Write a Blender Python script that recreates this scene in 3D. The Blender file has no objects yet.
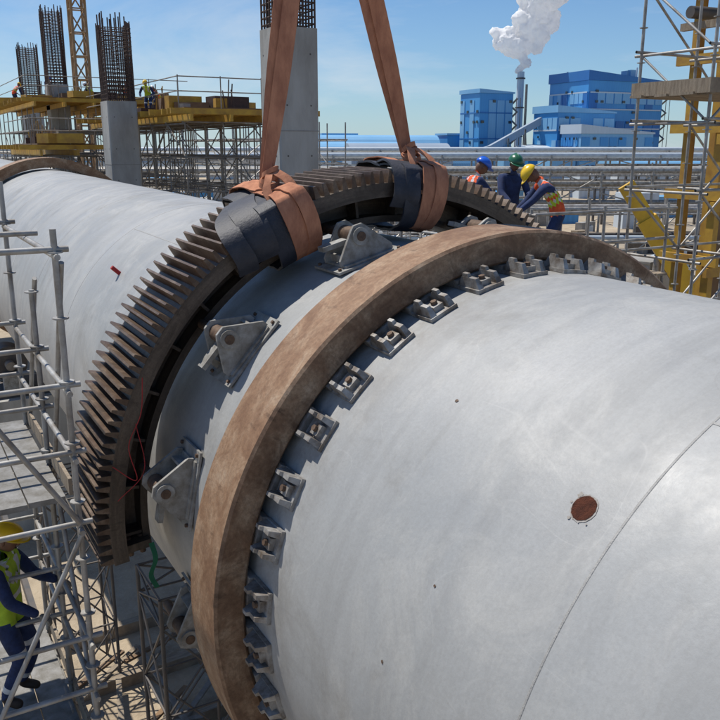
import bpy, bmesh, math, random
from mathutils import Vector, Matrix
random.seed(7)
sc=bpy.context.scene
G=-8.5
rad=math.radians
h0=.5245; th=.2535; SL=.0148
C0=Vector((-4.589,-.113,3.552))
cr=Vector((math.cos(h0),-math.sin(h0),0)); cf=Vector((math.sin(h0),math.cos(h0),0))
# ---------------------------------------------------------------- materials
def newmat(name):
    m=bpy.data.materials.new(name); m.use_nodes=True
    nt=m.node_tree; b=nt.nodes["Principled BSDF"]
    return m,nt,b
def N(nt,t,**k):
    n=nt.nodes.new(t)
    for a,v in k.items(): setattr(n,a,v)
    return n
def mixc(nt,fac,a,b,mode='MIX'):
    n=N(nt,'ShaderNodeMix',data_type='RGBA',blend_type=mode)
    for s,v in ((n.inputs[0],fac),(n.inputs[6],a),(n.inputs[7],b)):
        if hasattr(v,'is_output'): nt.links.new(v,s)
        elif isinstance(v,(int,float)): s.default_value=v
        else: s.default_value=(*v,1) if len(v)==3 else v
    return n.outputs[2]
def ramp(nt,src,stops):
    n=N(nt,'ShaderNodeValToRGB'); cr_=n.color_ramp
    while len(cr_.elements)<len(stops): cr_.elements.new(.5)
    for e,(p,c) in zip(cr_.elements,stops):
        e.position=p; e.color=(c,c,c,1) if isinstance(c,(int,float)) else (*c,1)
    nt.links.new(src,n.inputs[0]); return n.outputs[0]
def noise(nt,vec,scale,detail=5,rough=.6,dist=0):
    n=N(nt,'ShaderNodeTexNoise'); n.inputs['Scale'].default_value=scale
    n.inputs['Detail'].default_value=detail; n.inputs['Roughness'].default_value=rough
    n.inputs['Distortion'].default_value=dist
    nt.links.new(vec,n.inputs['Vector']); return n.outputs[0]
def mul(nt,a,b):
    mm=N(nt,'ShaderNodeMath',operation='MULTIPLY'); nt.links.new(a,mm.inputs[0])
    if hasattr(b,'is_output'): nt.links.new(b,mm.inputs[1])
    else: mm.inputs[1].default_value=b
    return mm.outputs[0]
def objco(nt,sc3=(1,1,1),rot=(0,0,0)):
    t=N(nt,'ShaderNodeTexCoord'); m=N(nt,'ShaderNodeMapping'); m.inputs['Scale'].default_value=sc3; m.inputs['Rotation'].default_value=rot
    nt.links.new(t.outputs['Object'],m.inputs[0]); return m.outputs[0]
def bump(nt,b,src,strength,dist=.01):
    n=N(nt,'ShaderNodeBump'); n.inputs['Strength'].default_value=strength; n.inputs['Distance'].default_value=dist
    nt.links.new(src,n.inputs['Height']); nt.links.new(n.outputs[0],b.inputs['Normal'])
def simple(name,c1,c2=None,scale=4,rough=.7,metal=0,bmp=0,bdist=.01,sc3=(1,1,1),lo=.35,hi=.65,spec=.5):
    m,nt,b=newmat(name); v=objco(nt,sc3)
    if c2 is None: c2=tuple(x*.75 for x in c1)
    n=noise(nt,v,scale,6,.65)
    nt.links.new(mixc(nt,ramp(nt,n,[(lo,0),(hi,1)]),c1,c2),b.inputs['Base Color'])
    b.inputs['Roughness'].default_value=rough; b.inputs['Metallic'].default_value=metal; b.inputs['Specular IOR Level'].default_value=spec
    if bmp: bump(nt,b,noise(nt,v,scale*6,4),bmp,bdist)
    return m
def shellmat():
    m,nt,b=newmat("kiln_primer_grey")
    v=objco(nt); vc=objco(nt,(.35,5,.35))
    big=ramp(nt,noise(nt,v,.5,4,.55),[(.3,0),(.7,1)])
    col=mixc(nt,big,(.275,.285,.285),(.375,.378,.37))
    st=ramp(nt,noise(nt,vc,.8,7,.68),[(.42,0),(.8,.6)])
    col=mixc(nt,st,col,(.21,.21,.205))
    du=ramp(nt,noise(nt,v,1.3,9,.74,.6),[(.49,0),(.66,.6)])
    col=mixc(nt,du,col,(.43,.425,.40))
    dk=ramp(nt,noise(nt,objco(nt,(1,1,1),(1,2,.5)),.8,9,.72,.8),[(.55,0),(.74,.6)])
    col=mixc(nt,dk,col,(.18,.17,.15))
    fn=ramp(nt,noise(nt,v,42,5,.75),[(.38,0),(.8,.35)])
    col=mixc(nt,fn,col,(.19,.185,.175))
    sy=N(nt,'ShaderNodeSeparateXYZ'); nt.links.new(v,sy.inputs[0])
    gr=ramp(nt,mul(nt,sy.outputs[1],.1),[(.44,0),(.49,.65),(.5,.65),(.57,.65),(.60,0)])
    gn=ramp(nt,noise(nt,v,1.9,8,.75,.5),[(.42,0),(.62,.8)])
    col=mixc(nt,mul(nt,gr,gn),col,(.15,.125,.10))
    for i,(rt,scl,sx) in enumerate((((.3,.2,.5),1.1,(1,.3,1)),((1.2,.7,.1),.9,(1,.25,.8)),((.1,.4,1.9),1.6,(.8,.4,1)),((2.1,.9,.4),1.3,(.5,.5,1)))):
        vs=objco(nt,sx,rt)
        s1=noise(nt,vs,scl,1.5,.4,1.0)
        line=ramp(nt,s1,[(.4978,0),(.499,.8),(.5002,0)])
        msk=ramp(nt,noise(nt,objco(nt,(1,1,1),rt),.9,3,.5),[(.53,0),(.60,1)])
        col=mixc(nt,mul(nt,line,msk),col,(.55,.54,.51) if i!=2 else (.16,.15,.14))
    nt.links.new(col,b.inputs['Base Color'])
    b.inputs['Specular IOR Level'].default_value=.5
    nt.links.new(ramp(nt,noise(nt,v,2.2,7,.65),[(.3,.42),(.7,.68)]),b.inputs['Roughness'])
    bump(nt,b,noise(nt,v,1.1,9,.64),.34,.035)
    return m
def ringmat(name,stops,dark,dlo=.5,dhi=.62,str_=(2.6,9,9),rough=.62):
    m,nt,b=newmat(name)
    t=N(nt,'ShaderNodeTexCoord'); sp=N(nt,'ShaderNodeSeparateXYZ'); nt.links.new(t.outputs['Object'],sp.inputs[0])
    at=N(nt,'ShaderNodeMath',operation='ARCTAN2'); nt.links.new(sp.outputs[0],at.inputs[0]); nt.links.new(sp.outputs[2],at.inputs[1])
    x2=mul(nt,sp.outputs[0],sp.outputs[0])
    z2=N(nt,'ShaderNodeMath',operation='MULTIPLY_ADD'); nt.links.new(sp.outputs[2],z2.inputs[0]); nt.links.new(sp.outputs[2],z2.inputs[1]); nt.links.new(x2,z2.inputs[2])
    sq=N(nt,'ShaderNodeMath',operation='SQRT'); nt.links.new(z2.outputs[0],sq.inputs[0])
    def comb(a,y,r):
        c=N(nt,'ShaderNodeCombineXYZ'); nt.links.new(mul(nt,at.outputs[0],a),c.inputs[0]); nt.links.new(mul(nt,sp.outputs[1],y),c.inputs[1]); nt.links.new(mul(nt,sq.outputs[0],r),c.inputs[2]); return c.outputs[0]
    n1=noise(nt,comb(*str_),1.0,9,.68,.5)
    col=ramp(nt,n1,stops)
    n2=ramp(nt,noise(nt,comb(6,2.5,2.5),1.1,9,.72,.8),[(dlo,0),(dhi,.85)])
    col=mixc(nt,n2,col,dark)
    n3=ramp(nt,noise(nt,comb(90,32,32),1,5,.75),[(.4,0),(.7,.5)])
    col=mixc(nt,n3,col,tuple(x*.55 for x in dark))
    n4=ramp(nt,noise(nt,comb(14,1.5,1.5),1,6,.7),[(.60,0),(.68,.7)])
    col=mixc(nt,n4,col,tuple(x*.5 for x in dark))
    nt.links.new(col,b.inputs['Base Color']); b.inputs['Roughness'].default_value=rough
    b.inputs['Metallic'].default_value=.1
    bump(nt,b,noise(nt,comb(50,18,18),1,7,.75),.35,.01)
    return m
M={}
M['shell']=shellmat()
M['tyre']=ringmat("tyre_oxidised_steel",[(.30,(.17,.085,.042)),(.46,(.26,.15,.082)),(.58,(.33,.215,.13)),(.74,(.42,.32,.225))],(.17,.085,.042),.5,.66,(9,4.5,4.5),.7)
M['tface']=ringmat("tyre_side_face_steel",[(.30,(.14,.075,.04)),(.45,(.23,.135,.078)),(.58,(.34,.235,.15)),(.74,(.46,.36,.26))],(.12,.065,.035),.46,.62,(8,4,4),.7)
M['gear']=ringmat("gear_greased_steel",[(.3,(.035,.027,.021)),(.5,(.08,.06,.044)),(.7,(.15,.115,.085))],(.045,.03,.021),rough=.5)
M['tooth']=ringmat("gear_tooth_steel",[(.3,(.06,.04,.027)),(.5,(.135,.09,.058)),(.7,(.26,.195,.14))],(.085,.046,.026),.47,.6,(14,3,6),.5)
M['pad']=simple("pad_steel",(.38,.375,.36),(.13,.10,.075),7,.5,.25,.25)
M['bracket']=simple("bracket_primer",(.35,.35,.335),(.17,.155,.13),7,.6,.1,.2)
M['rust']=simple("rust",(.11,.04,.024),(.05,.022,.016),22,.95,0,.6,.02,spec=.1)
M['rustpin']=simple("rusty_pin",(.15,.095,.06),(.08,.05,.035),20,.7,.2,.3)
M['chip']=simple("chipped_paint",(.34,.33,.31),(.23,.20,.17),30,.8)
M['weld']=simple("weld_bead",(.33,.325,.31),(.26,.255,.24),14,.6,.1,.5)
M['sling']=simple("sling_webbing",(.52,.245,.145),(.33,.145,.09),9,.95,0,.6,.004,(1,1,.35),spec=.1)
M['rubber']=simple("black_rubber_pad",(.016,.018,.026),(.036,.038,.05),6,.6,0,.5)
M['galv']=simple("galvanised_tube",(.42,.415,.395),(.21,.185,.155),3,.5,.3,.15)
M['galvd']=simple("weathered_tube",(.27,.25,.22),(.15,.125,.10),3,.65,.2)
M['darksteel']=simple("dark_steel",(.07,.07,.072),(.12,.10,.085),3,.6,.3)
M['plank']=simple("scaffold_plank",(.33,.27,.195),(.19,.145,.10),3,.85,0,.5,.012,(1,8,1))
M['steeldeck']=simple("steel_deck",(.25,.245,.235),(.14,.13,.11),6,.6,.3,.3)
M['yellow']=simple("formwork_yellow",(.52,.31,.03),(.34,.18,.03),2.5,.6,0,.2)
M['ply']=simple("formply",(.22,.13,.06),(.12,.075,.045),1.5,.7)
M['concrete']=simple("concrete",(.41,.405,.38),(.28,.27,.245),1.3,.9,0,.4,.03,(1,1,.35))
M['concreted']=simple("concrete_old",(.31,.30,.28),(.2,.19,.17),.7,.9,0,.3,.03)
M['rebar']=simple("rebar",(.085,.05,.038),(.05,.032,.026),8,.8)
M['navy']=simple("overall_navy",(.025,.045,.13),(.015,.025,.07),14,.9,0,.4,.01)
M['orange']=simple("vest_orange",(.80,.12,.03),(.60,.08,.02),14,.8,0,.3,.01)
M['lime']=simple("vest_lime",(.50,.68,.04),(.36,.52,.03),14,.8,0,.3,.01)
M['reflect']=simple("reflective_tape",(.65,.66,.66),(.5,.5,.5),20,.35)
M['skin']=simple("skin",(.17,.085,.05),(.13,.065,.04),20,.55)
M['boot']=simple("boot_leather",(.05,.033,.022),None,20,.7)
M['glove']=simple("work_glove",(.28,.25,.2),(.17,.15,.12),20,.9)
M['hblue']=simple("helmet_blue",(.02,.14,.68),(.02,.12,.6),9,.3)
M['hgreen']=simple("helmet_green",(.02,.14,.07),(.02,.11,.05),9,.3)
M['hyellow']=simple("helmet_yellow",(.85,.55,.02),(.75,.48,.02),9,.3)
M['hwhite']=simple("helmet_white",(.75,.75,.73),(.6,.6,.6),9,.3)
M['eye']=simple("eye_dark",(.02,.015,.012),None,9,.3)
M['ycrane']=simple("crane_yellow",(.72,.44,.02),(.55,.31,.02),1,.45)
M['glass']=simple("dark_glass",(.03,.04,.05),(.05,.06,.07),1,.1)
M['tyrerub']=simple("tyre_rubber",(.025,.025,.025),None,5,.9)
M['redcord']=simple("red_cord",(.40,.03,.03),None,5,.8)
M['green']=simple("green_strap",(.02,.16,.08),None,5,.8)
M['pole']=simple("timber_pole",(.36,.24,.13),(.24,.15,.08),2,.8)
def corr(name,c1,c2,freq=1.2):
    m,nt,b=newmat(name)
    w=N(nt,'ShaderNodeTexWave',wave_type='BANDS',bands_direction='DIAGONAL'); w.inputs['Scale'].default_value=freq
    mp=objco(nt,(1,1,0)); nt.links.new(mp,w.inputs[0])
    col=mixc(nt,ramp(nt,noise(nt,objco(nt,(.08,.08,.03)),1,5),[(.35,0),(.65,1)]),c1,c2)
    col=mixc(nt,ramp(nt,w.outputs[0],[(.0,0),(1,.3)]),col,tuple(x*.6 for x in c1))
    nt.links.new(col,b.inputs['Base Color']); b.inputs['Roughness'].default_value=.5
    return m
M['bluecl']=corr("blue_cladding",(.05,.27,.60),(.08,.34,.67))
M['bluel']=corr("light_blue_cladding",(.23,.47,.70),(.17,.41,.66))
M['blued']=corr("deep_blue_cladding",(.025,.15,.42),(.03,.18,.46))
M['whitecl']=corr("white_cladding",(.58,.64,.68),(.50,.57,.63))
M['greycl']=corr("grey_roof",(.34,.40,.47),(.27,.34,.42))
m,nt,b=newmat("steam"); b.inputs['Base Color'].default_value=(.97,.97,.97,1); b.inputs['Roughness'].default_value=1
b.inputs['Specular IOR Level'].default_value=0
tr=N(nt,'ShaderNodeBsdfTranslucent'); tr.inputs[0].default_value=(.99,.99,.99,1)
mx=N(nt,'ShaderNodeMixShader'); mx.inputs[0].default_value=.5
out=[n for n in nt.nodes if n.type=='OUTPUT_MATERIAL'][0]
nt.links.new(b.outputs[0],mx.inputs[1]); nt.links.new(tr.outputs[0],mx.inputs[2]); nt.links.new(mx.outputs[0],out.inputs[0])
M['steam']=m
m,nt,b=newmat("site_ground"); v=objco(nt)
c=mixc(nt,ramp(nt,noise(nt,v,.05,5,.6),[(.4,0),(.6,1)]),(.42,.34,.235),(.31,.27,.21))
c=mixc(nt,ramp(nt,noise(nt,v,.6,8,.7),[(.45,0),(.65,.8)]),c,(.24,.185,.125))
c=mixc(nt,ramp(nt,noise(nt,v,9,5,.7),[(.5,0),(.75,.7)]),c,(.50,.42,.31))
nt.links.new(c,b.inputs['Base Color']); b.inputs['Roughness'].default_value=.95
bump(nt,b,noise(nt,v,3,8,.7),.8,.08)
M['ground']=m

# ---------------------------------------------------------------- mesh builder
class MB:
    def __init__(s): s.v=[];s.f=[];s.m=[];s.s=[];s.mats=[]
    def mi(s,k):
        if k not in s.mats: s.mats.append(k)
        return s.mats.index(k)
    def add(s,vs,fs,k,smooth=False):
        o=len(s.v); s.v+= [tuple(x) for x in vs]; i=s.mi(k)
        for f in fs: s.f.append(tuple(a+o for a in f)); s.m.append(i); s.s.append(smooth)
    def box(s,c,size,k,R=None,taper=1):
        hx,hy,hz=[a/2 for a in size]; c=Vector(c)
        vs=[]
        for z in(-1,1):
            t=taper if z>0 else 1
            for x,y in((-1,-1),(1,-1),(1,1),(-1,1)):
                p=Vector((x*hx*t,y*hy*t,z*hz))
                if R is not None: p=R@p
                vs.append(c+p)
        s.add(vs,[(3,2,1,0),(4,5,6,7),(0,1,5,4),(1,2,6,5),(2,3,7,6),(3,0,4,7)],k)
    def beam(s,a,b,w,h,k,up=(0,0,1)):
        a=Vector(a);b=Vector(b);d=b-a;L=d.length
        if L<1e-6:return
        z=d/L;u=Vector(up)
        if abs(z.dot(u))>.95:u=Vector((0,1,0))
        x=u.cross(z).normalized();y=z.cross(x)
        R=Matrix((x,y,z)).transposed()
        s.box((a+b)/2,(w,h,L),k,R)
    def tube(s,a,b,r,k,n=6,r2=None,cap=True):
        a=Vector(a);b=Vector(b);d=b-a
        if d.length<1e-6:return
        z=d.normalized();u=Vector((0,0,1))
        if abs(z.dot(u))>.95:u=Vector((0,1,0))
        x=u.cross(z).normalized();y=z.cross(x)
        if r2 is None:r2=r
        vs=[]
        for p,q in((a,r),(b,r2)):
            for i in range(n):
                t=2*math.pi*i/n; vs.append(p+x*q*math.cos(t)+y*q*math.sin(t))
        fs=[(i,(i+1)%n,n+(i+1)%n,n+i) for i in range(n)]
        s.add(vs,fs,k,n>5)
        if cap:
            s.add(vs,[tuple(range(n-1,-1,-1)),tuple(range(n,2*n))],k)
    def lathe(s,prof,f0,f1,seg,k,closed=True,full=False,smooth=True,ks=None):
        n=len(prof);vs=[];cnt=seg if full else seg+1
        for i in range(cnt):
            a=rad(f0+(f1-f0)*i/seg)
            for r,y in prof: vs.append((r*math.cos(a),y,r*math.sin(a)))
        for j in range(n if closed else n-1):
            j2=(j+1)%n; sv=[];fs=[]
            for i in range(cnt): sv+= [vs[i*n+j],vs[i*n+j2]]
            for i in range(seg):
                i2=(i+1)%cnt
                fs.append((2*i,2*i+1,2*i2+1,2*i2))
            s.add(sv,fs,ks[j] if ks else k,smooth)
        if not full and closed:
            s.add(vs[:n],[tuple(range(n))],k); s.add(vs[-n:],[tuple(range(n-1,-1,-1))],k)
    def build(s,name,parent=None):
        me=bpy.data.meshes.new(name); me.from_pydata(s.v,[],s.f)
        for k in s.mats: me.materials.append(M[k])
        me.polygons.foreach_set('material_index',s.m); me.polygons.foreach_set('use_smooth',s.s)
        me.update()
        bm=bmesh.new(); bm.from_mesh(me); bmesh.ops.recalc_face_normals(bm,faces=bm.faces[:]); bm.to_mesh(me); bm.free()
        o=bpy.data.objects.new(name,me); sc.collection.objects.link(o)
        if parent: o.parent=parent
        return o
def empty(name):
    o=bpy.data.objects.new(name,None); sc.collection.objects.link(o); return o
def pol(r,f,y): a=rad(f); return Vector((r*math.cos(a),y,r*math.sin(a)))
def frame(f):
    a=rad(f); n=Vector((math.cos(a),0,math.sin(a))); t=Vector((-math.sin(a),0,math.cos(a)))
    return t,Vector((0,1,0)),n
def fbox(mb,f,r,y,off,size,k,taper=1):
    t,yy,n=frame(f); R=Matrix((t,yy,n)).transposed()
    mb.box(pol(r,f,y)+R@Vector(off),size,k,R,taper)

# ---------------------------------------------------------------- kiln
kiln=empty("rotary_kiln"); kiln.rotation_euler=(SL,0,0)
R=2.5
SEAM=2.36
mb=MB(); ys=[-7,-2,SEAM,5.5,7.6,9.9,13,17,21,27,33,45,60]
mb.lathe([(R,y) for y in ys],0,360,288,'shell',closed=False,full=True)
mb.lathe([(R,-7),(R-.05,-7),(R-.05,60),(R,60)],0,360,96,'shell',closed=False,full=True)
for y in (SEAM,-.6,9.75,12.6,15.4,18.2,21,24,30): mb.lathe([(R-.002,y-.011),(R+.0025,y-.005),(R+.0025,y+.005),(R-.002,y+.011)],0,360,288,'weld',closed=False,full=True)
for y0,y1,f in((-.6,SEAM,118),(8.4,9.75,150),(9.75,12.6,120)):
    fbox(mb,f,R,(y0+y1)/2,(0,0,.0),(.014,y1-y0,.006),'weld')
mb.build("shell",kiln)
mb=MB()
f,y=134.5,2.60
t,yy,n=frame(f); c=pol(R,f,y)
def disc(mb,c,t,yy,n,r,h,k,seg=28,wob=0):
    vs=[]
    for i in range(seg):
        a=2*math.pi*i/seg; q=r*(1+wob*(random.random()-.5)*2); dx=q*math.cos(a);dy=q*math.sin(a)
        vs.append(c+t*dx+yy*dy-n*(dx*dx/(2*R))+n*h)
    vs.append(c+n*h)
    mb.add(vs,[(i,(i+1)%seg,seg) for i in range(seg)],k)
disc(mb,c,t,yy,n,.078,.003,'chip',48,.035)
disc(mb,c,t,yy,n,.069,.005,'rust',40,.03)
for i in range(7):
    a=random.uniform(0,6.28); q=random.uniform(.075,.1); disc(mb,c+t*q*math.cos(a)+yy*q*math.sin(a),t,yy,n,random.uniform(.005,.012),.004,'chip',7,.4)
for ff,yy2,rr in((129,3.9,.012),(152,3.2,.008),(165,3.4,.010)):
    t2,y2,n2=frame(ff); disc(mb,pol(R,ff,yy2),t2,y2,n2,rr,.004,'rustpin',10,.35)
mb.build("inspection_plug",kiln)
mb=MB()
mb.tube(pol(R-.02,137,11.3),pol(R+.14,137,11.3),.03,'redcord',10)
mb.build("nozzle_stub",kiln)
# riding ring
Y0,Y1=5.10,5.66
mb=MB(); c_=.022
pr=[(2.57,Y0+c_),(2.592,Y0),(2.798,Y0),(2.82,Y0+c_),(2.82,Y1-c_),(2.798,Y1),(2.592,Y1),(2.57,Y1-c_)]
mb.lathe(pr,0,360,256,'tyre',full=True,ks=['tface','tface','tface','tyre','tface','tface','tface','tface'])
mb.build("riding_ring",kiln)
mb=MB(); mb.lathe([(2.57,26.6),(2.86,26.6),(2.86,27.4),(2.57,27.4)],0,360,128,'tyre',full=True); mb.build("second_riding_ring",kiln)
mb=MB()
YP=Y0-.17
for i in range(36):
    f=i*10+4+random.uniform(-.5,.5); y=YP+random.uniform(-.012,.012)
    fbox(mb,f,R,y,(0,0,.015),(.25,.27,.03),'pad')
    for s in(-1,1):
        fbox(mb,f,R,y,(s*.088,.0,.07),(.05,.25,.08),'pad',.7)
        fbox(mb,f,R,y,(s*.088,.04,.12),(.035,.08,.035),'pad',.8)
    fbox(mb,f,R,y,(0,-.03,.05),(.09,.10,.045),'pad')
    t,yy,n=frame(f); p=pol(R,f,y)+yy*-.03
    mb.tube(p+n*.06,p+n*.10,.026,'rustpin',6)
    fbox(mb,f,R,5.38,(0,0,.033),(.24,.60,.062),'pad')
    fbox(mb,f,R,5.80,(0,0,.03),(.2,.2,.06),'pad')
mb.build("station_pads",kiln)
# girth gear
gear=empty("girth_gear"); gear.rotation_euler=(SL,0,0)
GY0,GY1=7.06,8.14
A0,A1=7,186.6
mb=MB(); gm=(GY0+GY1)/2
mb.lathe([(2.97,GY0),(3.11,GY0),(3.11,GY1),(2.97,GY1)],A0,A1,188,'gear')
mb.lathe([(2.76,gm-.08),(2.969,gm-.08),(2.969,gm+.08),(2.76,gm+.08)],A0,A1,120,'gear')
mb.lathe([(2.69,gm-.3),(2.759,gm-.3),(2.759,gm+.3),(2.69,gm+.3)],A0,A1,120,'gear')
for i in range(0,19):
    f=A0+3+i*(174/18)
    for yc in(gm-.18,gm+.18): fbox(mb,f,2.864,yc,(0,0,0),(.03,.19,.205),'gear')
for f,sg in((A0,1),(A1,-1)):
    fbox(mb,f,2.84,gm,(sg*.04,0,0),(.08,.80,.26),'gear')
    for yc in(gm-.26,gm+.24):
        for rr in(2.78,2.90):
            t,yy,n=frame(f); p=pol(rr,f,yc); mb.tube(p-t*.10,p+t*.10,.03,'rustpin',6)
mb.build("rim_and_web",gear)
mb=MB(); NT=94; dp=(A1-A0)/NT
for i in range(NT):
    f=A0+dp*(i+.5)
    prof=[(3.105,-.031),(3.145,-.026),(3.200,-.018),(3.232,-.011),(3.232,.011),(3.200,.018),(3.145,.026),(3.105,.031)]
    t,yy,n=frame(f); vs=[]
    for y in(GY0+.004,GY1-.004):
        for r,w in prof: vs.append(n*r+t*w+yy*y)
    k=len(prof)
    fs=[tuple(range(k)),tuple(range(2*k-1,k-1,-1))]+[(j,j+1,k+j+1,k+j) for j in range(k-1)]
    mb.add(vs,fs,'tooth')
mb.build("teeth",gear)
# brackets
mb=MB()
for f in(40,73,105,138,169,201,234):
    y=6.74
    t,yy,n=frame(f)
    fbox(mb,f,R,y,(0,0,.010),(.74,.50,.024),'bracket')
    fbox(mb,f,R,y,(0,0,.034),(.54,.42,.02),'bracket')
    for yo in(-.15,.15):
        prof=[(-.29,.04),(.29,.04),(.29,.09),(.11,.33),(.07,.37),(-.02,.37),(-.06,.33),(-.29,.09)]
        vs=[]
        for dy in(-.016,.016):
            for a,h in prof: vs.append(pol(R,f,y)+t*a+n*h+yy*(yo+dy))
        k=8; mb.add(vs,[tuple(range(k)),tuple(range(2*k-1,k-1,-1))]+[(j,(j+1)%k,k+(j+1)%k,k+j) for j in range(k)],'bracket')
    c=pol(R,f,y)+t*.03+n*.26
    mb.tube(c-yy*.20,c+yy*.52,.045,'rustpin',18)
    mb.tube(c-yy*.19,c-yy*.166,.085,'bracket',18)
    mb.tube(c-yy*.13,c+yy*.13,.075,'rustpin',18)
    fbox(mb,f,R,y,(-.2,0,.09),(.025,.267,.10),'bracket'); fbox(mb,f,R,y,(.22,0,.08),(.025,.267,.08),'bracket')
    fbox(mb,f,R,y+.02,(.22,.0,.215),(.30,.11,.045),'bracket')
    for a in(-.33,.33):
        for b2 in(-.2,.2):
            p=pol(R,f,y)+t*a+yy*b2; mb.tube(p+n*.02,p+n*.045,.018,'rustpin',6)
mb.build("gear_mounting_brackets",kiln)
def polyline(mb,pts,r,k,n=5):
    for a,b2 in zip(pts,pts[1:]): mb.tube(a,b2,r,k,n)
# ---------------------------------------------------------------- slings
def ribbon(mb,pts,wdirs,w,th_,k):
    n=len(pts);vs=[]
    for i,p in enumerate(pts):
        p=Vector(p); wd=Vector(wdirs[i]).normalized()
        d=(Vector(pts[min(i+1,n-1)])-Vector(pts[max(i-1,0)])).normalized()
        nn=wd.cross(d).normalized(); ww=w[i] if isinstance(w,list) else w
        vs+= [p-wd*ww/2-nn*th_/2,p+wd*ww/2-nn*th_/2,p+wd*ww/2+nn*th_/2,p-wd*ww/2+nn*th_/2]
    for j in range(4):
        sv=[];ff=[]
        for i in range(n): sv+= [vs[4*i+j],vs[4*i+(j+1)%4]]
        for i in range(n-1): ff.append((2*i,2*i+1,2*i+3,2*i+2))
        mb.add(sv,ff,k,True)
    mb.add(vs,[(0,1,2,3),(4*n-4,4*n-3,4*n-2,4*n-1)],k)
def spline(pts,n=8):
    out=[]
    P=[Vector(p) for p in pts]; P=[2*P[0]-P[1]]+P+[2*P[-1]-P[-2]]
    for i in range(1,len(P)-2):
        for j in range(n):
            t=j/n; a,b_,c_,d=P[i-1],P[i],P[i+1],P[i+2]
            out.append(.5*((2*b_)+(-a+c_)*t+(2*a-5*b_+4*c_-d)*t*t+(-a+3*b_-3*c_+d)*t**3))
    out.append(P[-2]); return out
pts=spline([pol(3.1,152,7.0),pol(2.99,158,7.0),pol(3.02,164,6.99),pol(2.9,170,6.97),pol(3.12,168,7.03)],8)
mb=MB(); polyline(mb,pts,.0045,'redcord'); 
pts=spline([pol(3.0,160,7.02),pol(2.85,168,6.95),pol(3.05,174,7.0)],8); polyline(mb,pts,.004,'redcord'); mb.build("red_tag_line",gear)
mb=MB(); a=pol(2.75,184,7.04); ribbon(mb,spline([a,a+Vector((.02,-.04,-.16)),a+Vector((-.03,-.03,-.32)),a+Vector((.02,-.04,-.46))],5),[Vector((1,.2,0))]*16,.05,.005,'green'); mb.build("green_tie_strap",gear)
HOOK=Vector((-.68,gm+.12,6.9))
def sling(f,sway,flap,kw):
    mb=MB(); t,yy,n=frame(f); gy0,gy1=GY0,GY1
    def loop(fc,grow,w,th_,k,twist=0):
        path=[(3.26+grow,gm),(3.27+grow,gy0+.05),(3.18+grow,gy0-.06-grow),(2.95,gy0-.09-grow),(2.72-grow*.5,gy0-.03),(2.61,gy0+.2),(2.60,gm),(2.62,gy1-.12),(2.78,gy1+.06+grow),(3.12,gy1+.08+grow),(3.28+grow,gy1-.06),(3.26+grow,gm)]
        pts=spline([(0,a,b2) for a,b2 in path],5)
        L=len(pts); P3=[];W=[]
        for i,p in enumerate(pts):
            ff=fc+twist*math.sin(2*math.pi*i/L)
            P3.append(pol(p.y+.008*math.sin(i*1.7),ff,p.z)); W.append(frame(ff)[0])
        ribbon(mb,P3,W,w,th_,k)
    loop(f+kw,.0,.40,.022,'rubber',1.0)
    loop(f-sway*.5,.035,.18,.014,'sling',1.2)
    loop(f-sway*1.0,.055,.15,.012,'sling',-1.6)
    top=pol(3.36,f-sway,gm-.1)
    up=(HOOK-top).normalized()
    va=cr; vb=cf
    for off,w0,a0,a1 in((Vector((0,0,0)),.175,-.15,.8),(Vector((.03,-.04,0)),.16,.3,-.6)):
        pts=[];W=[];ws=[]
        for i in range(19):
            u=i/18; pts.append(top.lerp(HOOK,u)+off*math.sin(u*3.1)*1.6+off*.3)
            a=a0+(a1-a0)*u; W.append(va*math.cos(a)+vb*math.sin(a)); ws.append(.11+(w0-.11)*min(1,u*4))
        ribbon(mb,pts,W,ws,.012,'sling')
    k0=pol(3.35,f-sway,gm-.2)
    for j in range(3):
        pts=[];W=[]
        for i in range(21):
            a=2*math.pi*i/20; pts.append(k0+up*(.02+.05*j)+va*math.cos(a)*(.09-.012*j)+vb*math.sin(a)*.065+up*.04*math.sin(a+j)); W.append(up)
        ribbon(mb,pts,W,.05,.02,'sling')
    for sg in(-1,1):
        p0=k0+up*.14; p3=pol(3.32,f-sway+sg*2.2,gy0+.12); p4=pol(3.0,f-sway+sg*1.8,gy0-.12)
        pts=spline([p0,p0.lerp(p3,.5)+n*.03,p3,p4],6); ribbon(mb,pts,[t]*len(pts),.09,.012,'sling')
    for da,db,ww in flap:
        pts=spline([pol(3.28,f+da*.5,gm+.1),pol(3.31,f+da,gm-.3),pol(3.22,f+da*1.2,gy0-.02),pol(3.0,f+db,gy0-.10),pol(2.86,f+db*1.05,gy0-.04)],6)
        ribbon(mb,pts,[t+yy*.25]*len(pts),ww,.022,'rubber')
    o=mb.build("lifting_sling"); o.rotation_euler=(SL,0,0); return o
sling(113.2,.6,((6,8,.28),(9.5,12,.20)),1.2); sling(83,-.8,((5,6.5,.28),),2.0)
mb=MB()
mb.box(HOOK+Vector((0,0,.75)),(.45,.3,.7),'ycrane')
mb.tube(HOOK+Vector((-.28,0,.8)),HOOK+Vector((.28,0,.8)),.28,'ycrane',20)
pts=[HOOK+Vector((.02+.2*math.sin(a),0,.22-.2*math.cos(a)-.05)) for a in [x*.3 for x in range(-7,9)]]
polyline(mb,pts,.06,'darksteel',8)
mb.tube(HOOK+Vector((0,0,.3)),HOOK+Vector((0,0,.6)),.07,'darksteel',10)
for dx in(-.15,-.05,.05,.15): mb.tube(HOOK+Vector((dx,0,1.05)),HOOK+Vector((dx,0,30)),.012,'darksteel',5)
mb.build("crane_hook_block")

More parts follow.
